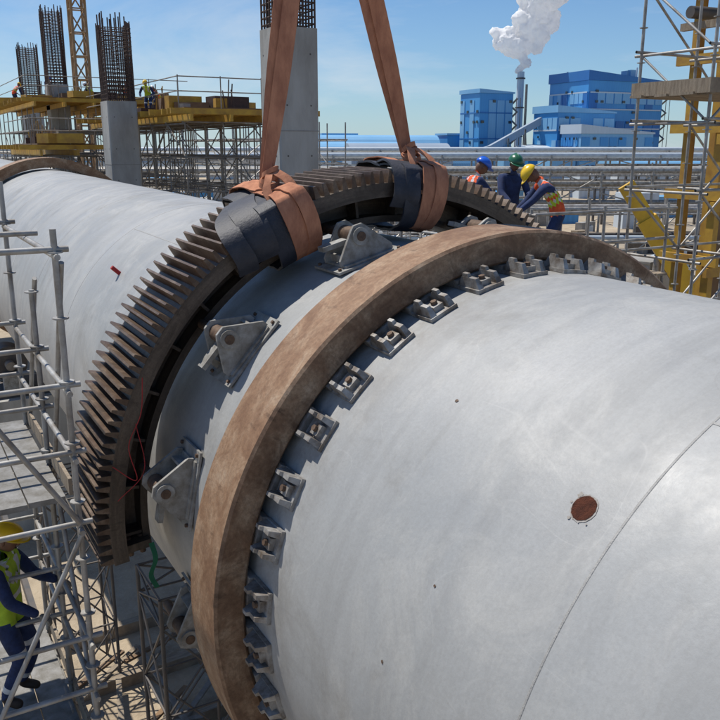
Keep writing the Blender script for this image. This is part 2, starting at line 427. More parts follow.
# ---------------------------------------------------------------- piers
def pier(y):
    mb=MB()
    mb.box((0,y,(G-3.9)/2),(6.4,2.4,-3.9-G),'concrete'); mb.box((0,y,-3.8),(6.0,1.8,.2),'darksteel')
    for f in(240,300):
        c=pol(2.84+.55,f,y); mb.tube(c-Vector((0,.4,0)),c+Vector((0,.4,0)),.54,'darksteel',32); mb.tube(c-Vector((0,.8,0)),c+Vector((0,.8,0)),.14,'galvd',16)
        for s in(-.7,.7): mb.box((c.x,y+s,-3.42),(.5,.3,.55),'bracket')
    mb.build("kiln_support_pier")
pier(5.38); pier(27)

# ---------------------------------------------------------------- scaffold helpers
def ringlock(mb,x,y,z0,z1,k='galv',r=.024,rosette=True,n=8):
    mb.tube((x,y,z0),(x,y,z1),r,k,n)
    if rosette:
        z=z0+.3
        while z<z1: mb.tube((x,y,z-.006),(x,y,z+.006),.062,k,8); z+=.5
def grid_scaffold(mb,xs,ys,z0,z1,dz,r,k,n=5,diag=True,ros=False,seed=1):
    rnd=random.Random(seed)
    for x in xs:
        for y in ys: ringlock(mb,x,y,z0,z1,k,r,ros,n)
    z=z0+.4
    lv=[]
    while z<z1: lv.append(z); z+=dz
    for z in lv:
        for x in xs: mb.tube((x,ys[0]-.12,z),(x,ys[-1]+.12,z),r*.9,k,n,cap=False)
        for y in ys: mb.tube((xs[0]-.12,y,z+.05),(xs[-1]+.12,y,z+.05),r*.9,k,n,cap=False)
    if diag:
        for a,b2 in zip(lv,lv[1:]):
            for i in range(len(xs)-1):
                for y in (ys[0],ys[-1]):
                    if rnd.random()<.7:
                        x0,x1=(xs[i],xs[i+1]) if rnd.random()<.5 else (xs[i+1],xs[i]); mb.tube((x0,y,a),(x1,y,b2),r*.8,k,n,cap=False)
            for i in range(len(ys)-1):
                for x in (xs[0],xs[-1]):
                    if rnd.random()<.7:
                        y0,y1=(ys[i],ys[i+1]) if rnd.random()<.5 else (ys[i+1],ys[i]); mb.tube((x,y0,a),(x,y1,b2),r*.8,k,n,cap=False)
def planks(mb,x0,x1,y0,y1,z,k='plank',along='y',w=.23,t=.038):
    rnd=random.Random(int(x0*10+y0*7+z*3))
    if along=='y':
        x=x0
        while x+w<=x1+.01: mb.box((x+w/2,(y0+y1)/2+rnd.uniform(-.06,.06),z+rnd.uniform(-.004,.004)),(w-.012,y1-y0,t),k); x+=w
    else:
        y=y0
        while y+w<=y1+.01: mb.box(((x0+x1)/2+rnd.uniform(-.06,.06),y+w/2,z+rnd.uniform(-.004,.004)),(x1-x0,w-.012,t),k); y+=w
# near-left access scaffold
OX,OY,OZ=.2,-.1,.22
mb=MB()
xa,xb=-4.95+OX,-3.7+OX; ysL=[6.3,7.65,9.0]
for x in (xa,xb):
    for i,y in enumerate(ysL): ringlock(mb,x,y,G,([2.0,2.2,3.1] if x==xa else [2.85,2.2,3.1])[i]+OZ-.1,'galv',.0245,True,10)
for z in(2.55,1.5,.95,.34,-.7,-1.2,-2.18,-3.6,-5.2,-6.8):
    z+=OZ
    mb.tube((xb,6.2,z),(xb,9.1,z),.024,'galv',8); mb.tube((xa,6.2,z),(xa,9.1,z),.024,'galv',8)
    for y in ysL: mb.tube((xa-.1,y,z+.05),(xb+.1,y,z+.05),.024,'galv',8)
for a,b2,c2,d in((6.3,-2.1,7.65,.3),(7.65,.3,6.3,2.5),(7.65,-2.1,9.0,.3),(6.3,-5,7.65,-2.3),(9.0,.4,7.65,2.2),(7.65,-5,6.3,-7)):
    mb.tube((xb+.04,a,b2+OZ),(xb+.04,c2,d+OZ),.022,'galv',8)
mb.tube((xa,6.26,-2.1+OZ),(xb,6.26,.3+OZ),.022,'galv',8); mb.tube((xb,6.26,.4+OZ),(xa,6.26,2.5+OZ),.022,'galv',8)
planks(mb,xa,xb-.02,6.75,9.1,.42+OZ,'steeldeck','y',.31,.05)
planks(mb,xa,xb+.1,6.35,9.1,-2.10+OZ,'steeldeck','y',.31,.05)
mb.box((xb+.03,7.7,-1.98+OZ),(.03,2.7,.16),'plank'); mb.box(((xa+xb)/2,6.33,-1.98+OZ),(1.2,.03,.16),'plank')
mb.box((xb+.03,7.9,.53+OZ),(.03,2.3,.15),'plank')
mb.build("access_scaffold")
def lattice(name,x0,y0,w,z0,z1,k='darksteel',r=.035,dz=1.2):
    mb=MB(); P=[(x0,y0),(x0+w,y0),(x0+w,y0+w),(x0,y0+w)]
    for p in P: mb.tube((*p,z0),(*p,z1),r,k,6)
    z=z0
    while z<z1-.05:
        zz=min(z+dz,z1)
        for i in range(4):
            a=P[i];b2=P[(i+1)%4]
            mb.tube((*a,z),(*b2,zz),r*.6,k,5); mb.tube((*b2,z),(*a,zz),r*.6,k,5); mb.tube((*a,zz),(*b2,zz),r*.6,k,5)
        z=zz
    return mb.build(name)
lattice("lattice_support_tower",-1.6,11.2,1.3,G,-3.2,dz=1.6); lattice("lattice_support_tower",.6,12.6,1.3,G,-3.2,dz=1.6)
lattice("lattice_support_tower",-2.4,17.0,1.3,G,-3.4,dz=1.6)
mb=MB()
for i in range(5): mb.beam((-5,10.5+i*2.1,G+.15),(3,10.7+i*2.1,G+.15),.25,.3,'plank')
mb.beam((-3.2,9,-4.4),(-3.0,20,-4.4),.10,.2,'darksteel'); 
rr=random.Random(8)
for i in range(26): mb.beam((rr.uniform(-4,1),rr.uniform(9,18),G+rr.uniform(.3,.45)),(rr.uniform(-4,1),rr.uniform(9,18),G+rr.uniform(.3,.45)),.12,.06,rr.choice(['plank','ply','galvd']))
mb.build("timber_sleepers")
# worker platform
PZ=1.60
mb=MB()
xs=[3.45,4.9,6.3]; ys=[8.9,10.6,12.3]
grid_scaffold(mb,xs,ys,G,PZ-.1,1.6,.024,'galvd',6,True,False,3)
for x in xs:
    for y in ys: mb.tube((x,y,PZ-.15),(x,y,PZ+1.1),.024,'galv',8)
for z in(PZ+.55,PZ+1.02):
    for y in (ys[0],ys[-1]): mb.tube((3.3,y,z),(6.5,y,z),.024,'galv',8)
    mb.tube((3.45,8.8,z),(3.45,12.4,z),.024,'galv',8)
planks(mb,3.35,6.4,8.8,12.4,PZ-.03,'plank','y')
mb.build("work_platform_scaffold")
# right-hand scaffold tower
mb=MB()
xs=[5.75,7.0,8.2]; ys=[7.9,9.2]
grid_scaffold(mb,xs,ys,G,9,1.0,.024,'galv',8,True,True,11)
for z in(.42,4.3): planks(mb,5.65,8.3,7.85,9.25,z,'plank','x')
for z in(.42,4.3):
    mb.box((7.0,7.82,z+.1),(2.8,.035,.2),'plank'); mb.box((5.66,8.55,z+.1),(.035,1.4,.2),'plank')
for i in range(5): mb.beam((6.2,8.0+i*.24,4.42),(9.4,8.0+i*.24,4.42),.08,.18,'yellow')
mb.build("scaffold_tower")
mb=MB()
for x,y in((8.75,9.9),(9.5,9.9),(8.75,10.6),(9.5,10.6)):
    mb.box((x,y,(G+8)/2),(.14,.16,8-G),'yellow')
for z in(-1.2,.1,1.3,2.5,3.7,4.9,6.1):
    mb.beam((8.5,9.77,z),(11,9.77,z),.08,.18,'yellow'); mb.beam((8.6,9.6,z+.2),(8.6,10.9,z+.2),.08,.18,'yellow')
    mb.box((9.12,10.0,z+.6),(.6,.04,1.0),'ply')
mb.build("column_formwork")
mb=MB(); mb.tube((7.4,9.6,6.1),(11,9.0,6.3),.14,'darksteel',14); mb.tube((7.6,9.9,5.75),(11,9.6,5.8),.1,'darksteel',14)
for q in(7.8,9,10.5): mb.beam((q,9.1,5.55),(q,10.2,5.55),.1,.12,'plank')
mb.build("steel_pipe_bundle")

# ---------------------------------------------------------------- concrete columns + rebar
def column(name,x,y,w,ztop,rtop,rw=None):
    mb=MB(); c=.04; h=w/2
    pr=[(-h+c,-h),(h-c,-h),(h,-h+c),(h,h-c),(h-c,h),(-h+c,h),(-h,h-c),(-h,-h+c)]
    vs=[(x+a,y+b2,G) for a,b2 in pr]+[(x+a,y+b2,ztop) for a,b2 in pr]
    mb.add(vs,[(i,(i+1)%8,8+(i+1)%8,8+i) for i in range(8)]+[tuple(range(8,16))],'concrete')
    z=ztop-2.4
    while z>G:
        mb.box((x,y,z),(w+.012,w+.012,.025),'concreted'); z-=2.4
    for zz in(ztop-.6,ztop-1.8,ztop-3.0,ztop-4.2):
        for dx in(-w*.3,w*.3):
            mb.tube((x+dx,y-h-.004,zz),(x+dx,y-h+.02,zz),.022,'darksteel',8); mb.tube((x-h-.004,y+dx,zz),(x-h+.02,y+dx,zz),.022,'darksteel',8)
    o=mb.build(name)
    mb=MB(); rw=rw or w*.9; q=rw/2; nb=7
    for i in range(nb):
        u=-q+rw*i/(nb-1)
        for p in((u,-q),(u,q),(-q,u),(q,u)): mb.tube((x+p[0],y+p[1],ztop-.1),(x+p[0]+random.uniform(-.04,.04),y+p[1],rtop+random.uniform(-.25,.25)),.026,'rebar',5)
    z=ztop+.1
    while z<rtop-.2:
        for a,b2 in(((-q,-q),(q,-q)),((q,-q),(q,q)),((q,q),(-q,q)),((-q,q),(-q,-q)),((-q,0),(q,0)),((0,-q),(0,q))): mb.tube((x+a[0],y+a[1],z),(x+b2[0],y+b2[1],z),.018,'rebar',4)
        z+=.16
    mb.build("rebar_cage",o)
    return o
column("concrete_column",4.64,19.35,1.08,6.35,10.2)
column("concrete_column",4.1,33.9,1.15,5.3,8.3)
column("concrete_column",5.0,50.8,1.1,7.0,11.0)
column("concrete_column",6.6,69.6,1.4,6.2,11)

# ---------------------------------------------------------------- formwork decks
def deck(name,x0,x1,y0,y1,z,seed,clut=26):
    rnd=random.Random(seed); mb=MB()
    mb.box(((x0+x1)/2,(y0+y1)/2,z),(x1-x0,y1-y0,.05),'ply')
    y=y0-.4
    while y<y1+.4: mb.beam((x0-.6+rnd.uniform(-.3,.1),y,z-.13),(x1+.6+rnd.uniform(-.1,.4),y,z-.13),.08,.2,'yellow'); y+=.6
    x=x0
    while x<=x1: mb.beam((x,y0-.8,z-.36),(x,y1+.6,z-.36),.1,.24,'yellow'); x+=1.5
    xs=[x0+i*(x1-x0)/round((x1-x0)/1.5) for i in range(round((x1-x0)/1.5)+1)]
    ys=[y0+i*(y1-y0)/round((y1-y0)/2) for i in range(round((y1-y0)/2)+1)]
    grid_scaffold(mb,xs,ys,G,z-.5,1.25,.032,'galvd',5,True,False,seed)
    for z2 in(.55,1.05):
        mb.tube((x0-.3,y0-.3,z+z2),(x1+.3,y0-.3,z+z2),.022,'galvd',5); mb.tube((x0-.3,y0-.3,z+z2),(x0-.3,y1,z+z2),.022,'galvd',5)
    x=x0-.3
    while x<x1+.3: mb.tube((x,y0-.3,z-.2),(x,y0-.3,z+1.1),.022,'galvd',5); x+=1.6
    for i in range(clut):
        a=rnd.uniform(x0,x1-1.5);b2=rnd.uniform(y0,y1-1); hh=rnd.uniform(.1,.6); k=rnd.choice(['yellow','ply','plank','yellow','galvd','rebar','concreted'])
        if rnd.random()<.8: mb.box((a+.6,b2,z+.03+hh/2),(rnd.uniform(.4,1.6),rnd.uniform(.3,1.2),hh),k,Matrix.Rotation(rnd.uniform(-.5,.5),3,'Z'))
        else:
            for q in range(4): mb.tube((a+q*.12,b2,z+.05),(a+q*.12+rnd.uniform(-.1,.1),b2+rnd.uniform(-.3,.3),z+rnd.uniform(.5,1.2)),.025,k,4)
    return mb.build(name)
deck("formwork_deck",5.4,9.8,29.8,44,4.95,5)
deck("formwork_deck",3.0,11,47,62,6.1,6,40)
deck("formwork_deck",1.6,4.0,38,45,3.7,8)
mb=MB(); grid_scaffold(mb,[10.6+i*1.5 for i in range(5)],[38+i*2 for i in range(6)],G,4.8,1.2,.036,'galv',5,True,False,21); mb.build("shoring_scaffold")
mb=MB(); grid_scaffold(mb,[8.4+i*1.5 for i in range(4)],[24+i*1.5 for i in range(3)],G,2.6,1.2,.028,'galv',5,True,False,22); mb.build("shoring_scaffold")
mb=MB(); grid_scaffold(mb,[15+i*1.8 for i in range(6)],[34+i*2 for i in range(3)],G,.6,1.5,.04,'galv',5,True,False,23); mb.build("shoring_scaffold")
# crane mast far left
mb=MB()
cx,cy=12.3,80
P=[(cx,cy),(cx+1.2,cy),(cx+1.2,cy+1.2),(cx,cy+1.2)]
for p in P: mb.tube((*p,G),(*p,30),.13,'pole',6)
z=G
while z<29:
    for i in range(4): mb.tube((*P[i],z),(*P[(i+1)%4],z+2),.07,'pole',5); mb.tube((*P[i],z+2),(*P[(i+1)%4],z+2),.07,'pole',5)
    z+=2
mb.beam((cx-20,cy+.9,30.5),(cx+40,cy+.9,30.5),1.2,1.4,'pole')
mb.box((cx+.6,cy-.6,16.8),(2.2,1.0,.7),'pole')
mb.build("tower_crane")

# ---------------------------------------------------------------- mid-ground
def bp(u,t,z): return Vector((C0.x,C0.y,0))+cr*(u*t)+cf*(t*1.03)+Vector((0,0,z))
def piperack(u,t,half,top,levels,pipes,r=.14,step=6,dd=5):
    mb=MB(); base=bp(u,t,0); n=int(half/step)
    for i in range(-n,n+1):
        for d in(0,dd):
            p=base+cr*i*step+cf*d; mb.tube((p.x,p.y,G),(p.x,p.y,top),r,'galv',6)
        p=base+cr*i*step; q=p+cf*dd
        for z in levels: mb.tube((p.x,p.y,z),(q.x,q.y,z),r*.8,'galv',5)
        q2=base+cr*(i+1)*step
        if i<n: mb.tube((p.x,p.y,levels[i%len(levels)]-2),(q2.x,q2.y,levels[(i+1)%len(levels)]),r*.6,'galv',5)
    for z in levels:
        for d in(0,dd):
            a=base-cr*n*step+cf*d;b2=base+cr*n*step+cf*d; mb.tube((a.x,a.y,z),(b2.x,b2.y,z),r*.85,'galv',6)
    for d,r2,z,k in pipes:
        a=base-cr*n*step+cf*d;b2=base+cr*n*step+cf*d; mb.tube((a.x,a.y,z),(b2.x,b2.y,z),r2,k,10)
    mb.build("pipe_rack")
piperack(.17,95,84,.8,(-3.2,-1,.4),((1,.35,.95,'galv'),(2,.25,.85,'bluel'),(3,.3,.9,'galv'),(4,.4,1.0,'concrete'),(1.5,.3,-.55,'galv'),(3.4,.35,-.5,'darksteel'),(2,.3,-2.8,'galv')))
piperack(.25,62,36,-1.0,(-5.6,-3.6,-1.4),((1,.2,-1.1,'galv'),(1.7,.15,-1.15,'yellow'),(2.5,.25,-1.05,'galv'),(1,.18,-3.3,'whitecl'),(3,.2,-3.3,'darksteel'),(2,.2,-5.3,'galv')),.1,4.5,4)
piperack(.10,150,120,2.2,(-4,-1,1.6),((1,.5,2.2,'whitecl'),(3,.4,2.1,'galv'),(2,.5,-.4,'bluel'),(4,.5,-3.4,'galv')),.2,10,6)
piperack(.2,205,170,3.0,(-3,.5,2.4),((1,.6,3.1,'whitecl'),(3,.5,3,'greycl'),(2,.6,1.0,'galv')),.25,12,8)
def blk(name,x,y,z,sx,sy,sz,k,rot=0):
    mb=MB(); Rm=Matrix.Rotation(rot,3,'Z'); mb.box((x,y,z),(sx,sy,sz),k,Rm)
    mb.box((x,y,z+sz/2+.04),(sx+.1,sy+.1,.12),'concreted',Rm)
    return mb.build(name)
for x,y,s,h in((15.2,22,1.5,8.0),(20,24,2.0,6.2),(24,33,3,7),(17,31,2.4,5.6),(30,30,2.5,6.3)):
    blk("concrete_plinth",x,y,G+h/2,s,s,h,'concrete',.2)
blk("retaining_wall",34,48,G+1.4,44,.6,2.8,'concrete',-.54)
blk("retaining_wall",20,40,G+1.0,20,.5,2.0,'concreted',-.54)
mb=MB(); rr=random.Random(31)
for i in range(170):
    p=bp(rr.uniform(-.05,.46),rr.uniform(24,120),0); hh=rr.uniform(.3,2.0); Rm=Matrix.Rotation(rr.uniform(-1,1),3,'Z')
    k=rr.choice(['plank','galvd','yellow','concreted','bluel','darksteel','whitecl','rebar','greycl','ply'])
    mb.box((p.x,p.y,G+hh/2),(rr.uniform(.5,4),rr.uniform(.5,1.6),hh),k,Rm)
mb.build("stacked_site_materials")
for u,t,nx,ny,hh in((.04,120,4,3,8.5),(.30,130,5,2,9.5),(.40,85,3,2,8.0),(-.02,75,3,3,7)):
    mb=MB(); o_=bp(u,t,0)
    for i in range(nx):
        for j in range(ny):
            p=o_+cr*i*5+cf*j*5; mb.beam((p.x,p.y,G),(p.x,p.y,G+hh),.3,.3,'darksteel' if t>100 else 'galv')
            for z in(.35,.68,.98):
                if i<nx-1: q=p+cr*5; mb.beam((p.x,p.y,G+hh*z),(q.x,q.y,G+hh*z),.2,.35,'galvd')
                if j<ny-1: q=p+cf*5; mb.beam((p.x,p.y,G+hh*z),(q.x,q.y,G+hh*z),.2,.35,'galvd')
            if i<nx-1 and (i+j)%2: q=p+cr*5; mb.tube((p.x,p.y,G),(q.x,q.y,G+hh*.35),.08,'galv',5)
    mb.build("steel_frame_structure")
def container(x,y,rot,k):
    mb=MB(); Rm=Matrix.Rotation(rot,3,'Z'); mb.box((x,y,G+1.3),(6,2.4,2.6),k,Rm)
    for i in range(-9,10):
        for s in(-1,1):
            o=Rm@Vector((i*.31,s*1.215,0)); mb.box((x+o.x,y+o.y,G+1.3),(.15,.04,2.3),k,Rm)
    for i in(-2.97,2.97):
        for s in(-1.2,1.2):
            o=Rm@Vector((i,s,0)); mb.box((x+o.x,y+o.y,G+1.3),(.16,.16,2.64),'darksteel',Rm)
    mb.build("shipping_container")
container(42,56,-.4,'bluecl'); container(30,52,-.6,'whitecl'); container(56,50,.3,'whitecl'); container(25,58,-.5,'bluel')

def mobile_crane(x,y,rot,zb=G):
    mb=MB(); Rm=Matrix.Rotation(rot,3,'Z'); o=Vector((x,y,zb))
    def T(p): return o+Rm@Vector(p)
    mb.box(T((0,0,1.3)),(11,2.7,.9),'ycrane',Rm)
    for wx in(-4.3,-2.7,1.8,3.4,4.8):
        for s in(-1.2,1.2): mb.tube(T((wx,s-.22,.75)),T((wx,s+.22,.75)),.75,'tyrerub',20); mb.tube(T((wx,s-.24,.75)),T((wx,s+.24,.75)),.35,'galv',12)
    mb.box(T((5.0,0,2.5)),(1.8,2.6,1.7),'ycrane',Rm,.88); mb.box(T((5.3,0,2.75)),(1.5,2.62,.8),'glass',Rm,.9)
    mb.box(T((-1.6,0,2.6)),(4.2,2.7,1.6),'ycrane',Rm); mb.box(T((-3.9,0,2.8)),(1.4,2.8,1.9),'darksteel',Rm)
    mb.box(T((.9,1.0,3.0)),(1.5,1.0,1.9),'glass',Rm,.85); mb.box(T((.9,1.0,4.0)),(1.3,.9,.12),'ycrane',Rm)
    a=T((-2.6,-.2,3.6)); d=(Rm@Vector((.55,0,.83))).normalized()
    mb.beam(a,a+d*6,.9,1.0,'ycrane'); mb.beam(a+d*5.9,a+d*8,.7,.8,'ycrane'); 
    mb.tube(T((.2,-.2,3.0)),a+d*4.6,.2,'galv',12)
    for wx in(-5.2,4.2):
        for s in(-2.6,2.6): mb.beam(T((wx,0,1.1)),T((wx,s,1.0)),.3,.3,'ycrane'); mb.tube(T((wx,s,0)),T((wx,s,1.1)),.12,'galv',8)
    mb.build("mobile_crane")
p=bp(.375,40,0); mobile_crane(p.x,p.y,2.4)

# ---------------------------------------------------------------- distant plant
def plantbox(mb,u,t,w,d,h,k,roof='flat',rk='greycl',rot=0,z0=None):
    P_=bp(u,t,0); X,Y=P_.x,P_.y
    Rm=Matrix.Rotation(-h0+rot,3,'Z'); z0=G if z0 is None else z0
    mb.box((X,Y,z0+h/2),(w,d,h),k,Rm)
    if roof=='gable':
        vs=[Vector((sx*(w/2+.8),sy*(d/2+.8),0)) for sx,sy in((-1,-1),(1,-1),(1,1),(-1,1))]+[Vector((-w/2-.8,0,w*.09)),Vector((w/2+.8,0,w*.09))]
        vs=[Rm@v+Vector((X,Y,z0+h+.05)) for v in vs]
        mb.add(vs,[(0,1,5,4),(2,3,4,5),(0,4,3),(1,2,5),(0,3,2,1)],rk)
    elif roof=='shed':
        vs=[Vector((sx*(w/2+.5),sy*(d/2+.5),0)) for sx,sy in((-1,-1),(1,-1),(1,1),(-1,1))]+[Vector((sx*(w/2+.5),sy*(d/2+.5),(w*.10 if sx<0 else .6))) for sx,sy in((-1,-1),(1,-1),(1,1),(-1,1))]
        vs=[Rm@v+Vector((X,Y,z0+h+.05)) for v in vs]
        mb.add(vs,[(3,2,1,0),(4,5,6,7),(0,1,5,4),(1,2,6,5),(2,3,7,6),(3,0,4,7)],rk)
    else: mb.box((X,Y,z0+h+.45),(w+.8,d+.8,.8),rk,Rm)
    return X,Y,Rm
def panels(mb,X,Y,Rm,w,d,h,rows,cols,k,z0=G,frac=.7,fh=.55,pr=.1,fw=.86):
    rr=random.Random(int(X*3+rows))
    for r in range(rows):
        for c in range(cols):
            if rr.random()<frac:
                o=Rm@Vector((-w/2+(c+.5)*w/cols,-d/2-pr,0)); mb.box((X+o.x,Y+o.y,z0+(r+.5)*h/rows),(w/cols*fw,.3,h/rows*fh),k,Rm)
            if rr.random()<frac:
                o=Rm@Vector((-w/2-pr,-d/2+(c+.5)*d/cols,0)); mb.box((X+o.x,Y+o.y,z0+(r+.5)*h/rows),(.3,d/cols*fw,h/rows*fh),k,Rm)
def louvres(mb,X,Y,Rm,w,d,zs,k):
    for z in zs:
        o=Rm@Vector((0,-d/2-.16,0)); mb.box((X+o.x,Y+o.y,z),(w*.96,.3,.5),k,Rm)
        o=Rm@Vector((-w/2-.16,0,0)); mb.box((X+o.x,Y+o.y,z),(.3,d*.96,.5),k,Rm)
def rooftop(mb,X,Y,Rm,w,d,z,n,seed):
    rr=random.Random(seed)
    for i in range(n):
        o=Rm@Vector((rr.uniform(-.4,.4)*w,rr.uniform(-.4,.4)*d,0)); hh=rr.uniform(1.5,4)
        if rr.random()<.5: mb.tube((X+o.x,Y+o.y,z),(X+o.x,Y+o.y,z+hh*1.5),.35,'whitecl',8)
        else: mb.box((X+o.x,Y+o.y,z+hh/2),(rr.uniform(2,4),rr.uniform(2,4),hh),'bluel',Rm)
def stairs(mb,X,Y,Rm,w,d,z0,z1,k='galvd'):
    o0=Vector((w/2+1.2,-d/2+1,0)); z=z0; s=1
    while z<z1:
        a=Rm@(o0+Vector((0,-2.2*s,0))); b2=Rm@(o0+Vector((0,2.2*s,0))); mb.beam((X+a.x,Y+a.y,z),(X+b2.x,Y+b2.y,z+2.6),.9,.25,k); z+=2.6; s=-s
    for q in((-1,-3),(1,-3),(-1,3),(1,3)):
        a=Rm@(o0+Vector((q[0],q[1],0))); mb.tube((X+a.x,Y+a.y,G),(X+a.x,Y+a.y,z1+1),.14,k,5)
bld=MB(); X,Y,Rm=plantbox(bld,.152,340,16,14,33,'bluecl','shed','bluel',.45); panels(bld,X,Y,Rm,16,14,32,1,4,'bluel',G,.6,.9); louvres(bld,X,Y,Rm,16,14,(-2,7,17),'blued'); panels(bld,X,Y,Rm,16,14,32,8,6,'glass',G,.25,.25,.32,.5); stairs(bld,X,Y,Rm,16,14,G,22)
bld.build("blue_process_building")
bld=MB(); X,Y,Rm=plantbox(bld,.294,352,38,26,38,'bluecl','shed','blued',.4); panels(bld,X,Y,Rm,38,26,22,2,8,'blued',G+14,.4); panels(bld,X,Y,Rm,38,26,9,1,9,'bluel',G+27,.6,.5,.13); louvres(bld,X,Y,Rm,38,26,(11,18.5,25),'whitecl'); panels(bld,X,Y,Rm,38,26,36,9,14,'glass',G,.2,.22,.34,.5); rooftop(bld,X,Y,Rm,38,26,G+39.5,6,3); stairs(bld,X,Y,Rm,38,26,G,28)
X,Y,Rm=plantbox(bld,.258,330,27,16,25,'bluecl','shed','bluel',.4); panels(bld,X,Y,Rm,27,16,25,3,5,'bluel',G,.5); louvres(bld,X,Y,Rm,27,16,(2,10),'whitecl'); panels(bld,X,Y,Rm,27,16,25,7,10,'glass',G,.25,.22,.34,.5)
X,Y,Rm=plantbox(bld,.300,318,34,12,17,'bluel','shed','whitecl',.4); panels(bld,X,Y,Rm,34,12,17,3,8,'bluecl',G,.6); panels(bld,X,Y,Rm,34,12,17,5,14,'glass',G,.25,.25,.3,.5)
bld.build("blue_boiler_house")
bld=MB(); plantbox(bld,.215,325,13,11,12,'bluecl','gable','whitecl',.3); plantbox(bld,.240,310,11,9,9,'bluel','flat','blued',.3); plantbox(bld,.182,318,9,9,10,'bluel','flat','bluecl',.3); bld.build("blue_annex_building")
bld=MB(); plantbox(bld,.113,350,11,10,17,'bluecl','flat','bluel',.4); plantbox(bld,.08,360,12,10,12,'bluel','gable','greycl',.4); plantbox(bld,-.028,350,15,9,17,'bluecl','flat','bluel',.3); plantbox(bld,.135,345,6,8,12,'bluel','flat','bluecl',.4); bld.build("blue_workshop_building")
for i,(u,t,w,hh) in enumerate(((.0,300,34,14),(.045,280,34,13.5),(.095,290,26,11),(-.06,320,34,13),(-.13,330,38,12),(-.2,350,50,12),(.36,280,34,9),(.44,290,42,12),(-.3,360,50,12),(.17,250,34,6),(.02,340,50,17))):
    mb=MB(); P_=bp(u,t,0); X,Y=P_.x,P_.y; Rm=Matrix.Rotation(-h0+.2,3,'Z')
    mb.box((X,Y,G+hh*.25),(w,16,hh*.5),'whitecl',Rm)
    vs=[];n=14
    for s in(-1,1):
        for j in range(n+1):
            a=math.pi*j/n; vs.append(Vector((X,Y,G+hh*.5))+Rm@Vector((s*(w/2+.4),-8.4*math.cos(a),hh*.5*math.sin(a)+.02)))
    mb.add(vs,[(j,j+1,n+2+j,n+1+j) for j in range(n)]+[tuple(range(n+1)),tuple(range(n+1,2*n+2))],'greycl' if i%2 else 'bluel')
    mb.build("barrel_roof_warehouse")
mb=MB()
mb.beam(bp(.158,322,3),bp(.235,330,17),2.4,2.6,'greycl'); mb.beam(bp(.10,318,-2),bp(.158,322,3),2.4,2.6,'greycl')
for u,z in((.12,-.5),(.14,1.2),(.16,3),(.18,7),(.20,10.5)):
    p=bp(u,322,0); mb.tube((p.x-1,p.y,G),(p.x,p.y,z),.3,'galvd',6); mb.tube((p.x+2,p.y,G),(p.x,p.y,z),.3,'galvd',6)
mb.build("conveyor_gallery")
mb=MB(); p=bp(.1915,360,0); ST=35; mb.tube((p.x,p.y,G),(p.x,p.y,ST),1.8,'whitecl',24,1.5)
for z in(8,20,32): mb.tube((p.x,p.y,z),(p.x,p.y,z+.5),2.0,'darksteel',24)
p2=bp(.199,335,0); mb.tube((p2.x,p2.y,G),(p2.x,p2.y,28),.5,'galvd',8)
mb.build("chimney_stack")
mb=MB(); rr=random.Random(9)
for i in range(110):
    u=rr.uniform(-.42,.45); t=rr.uniform(120,280); p=bp(u,t,0); h=rr.uniform(3,10)
    if rr.random()<.45: mb.tube((p.x,p.y,G),(p.x,p.y,G+h),.12,'galvd',5)
    else:
        mb.box((p.x,p.y,G+h*.28),(rr.uniform(3,12),rr.uniform(3,8),h*.56),rr.choice(['whitecl','greycl','concreted','concrete','bluel','bluecl']),Matrix.Rotation(-h0+rr.uniform(-.3,.3),3,'Z'))
mb.build("plant_outbuildings")
# steam plume
random.seed(12)
mb2=bmesh.new()
blobs=[(0,0,37,2.6),(1.0,0,41,3.4),(.5,0,45.5,4.6),(-3,0,49,6.0),(-9,0,50,6.2),(-13,1,52,4.4),(3,0,52,7),(8,1,56,7.5),(3,-1,58,8),(10,0,62,7.5),(14,2,60,5.5),(9,0,68,8),(5,1,70,6),(13,0,74,8),(8,0,80,9),(16,1,82,8),(12,0,90,10),(20,0,98,12)]
p=bp(.1915,360,0); K=.80
for a,b2,z,r in blobs:
    z=ST+(z-35)*K; a*=K; r*=K*1.08
    for j in range(7):
        q=Vector((p.x,p.y,0))+cr*(a+random.uniform(-1,1)*r*.7)+cf*(b2+random.uniform(-1,1)*r*.4)+Vector((0,0,z+random.uniform(-1,1)*r*.6)); rr2=r*random.uniform(.3,.75)
        bmesh.ops.create_icosphere(mb2,subdivisions=2,radius=rr2,matrix=Matrix.Translation(q))
me=bpy.data.meshes.new("steam_plume"); mb2.to_mesh(me); mb2.free(); me.materials.append(M['steam'])
o=bpy.data.objects.new("steam_plume",me); sc.collection.objects.link(o)
md=o.modifiers.new("r",'REMESH'); md.mode='VOXEL'; md.voxel_size=.6; md.use_smooth_shade=True
for s,st in((5,3.0),(2.0,1.6),(.9,.8)):
    tx=bpy.data.textures.new("cl",'CLOUDS'); tx.noise_scale=s; tx.noise_depth=3
    d=o.modifiers.new("d",'DISPLACE'); d.texture=tx; d.texture_coords='GLOBAL'; d.strength=st; d.mid_level=.5
mb=MB(); mb.add([(-3000,-3000,G),(3000,-3000,G),(3000,3000,G),(-3000,3000,G)],[(0,1,2,3)],'ground'); mb.build("ground")
mb=MB(); rr=random.Random(3); vs=[];n=160
for i in range(n+1):
    a=rad(-60+i*160/n); r=1500; x=math.sin(a)*r; y=math.cos(a)*r; vs+= [(x,y,G),(x,y,G+7+4*math.sin(i*.23)+3*math.sin(i*.71)+rr.uniform(0,3))]
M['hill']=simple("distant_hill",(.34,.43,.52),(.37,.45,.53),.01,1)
mb.add(vs,[(2*i,2*i+2,2*i+3,2*i+1) for i in range(n)],'hill'); mb.build("hills")

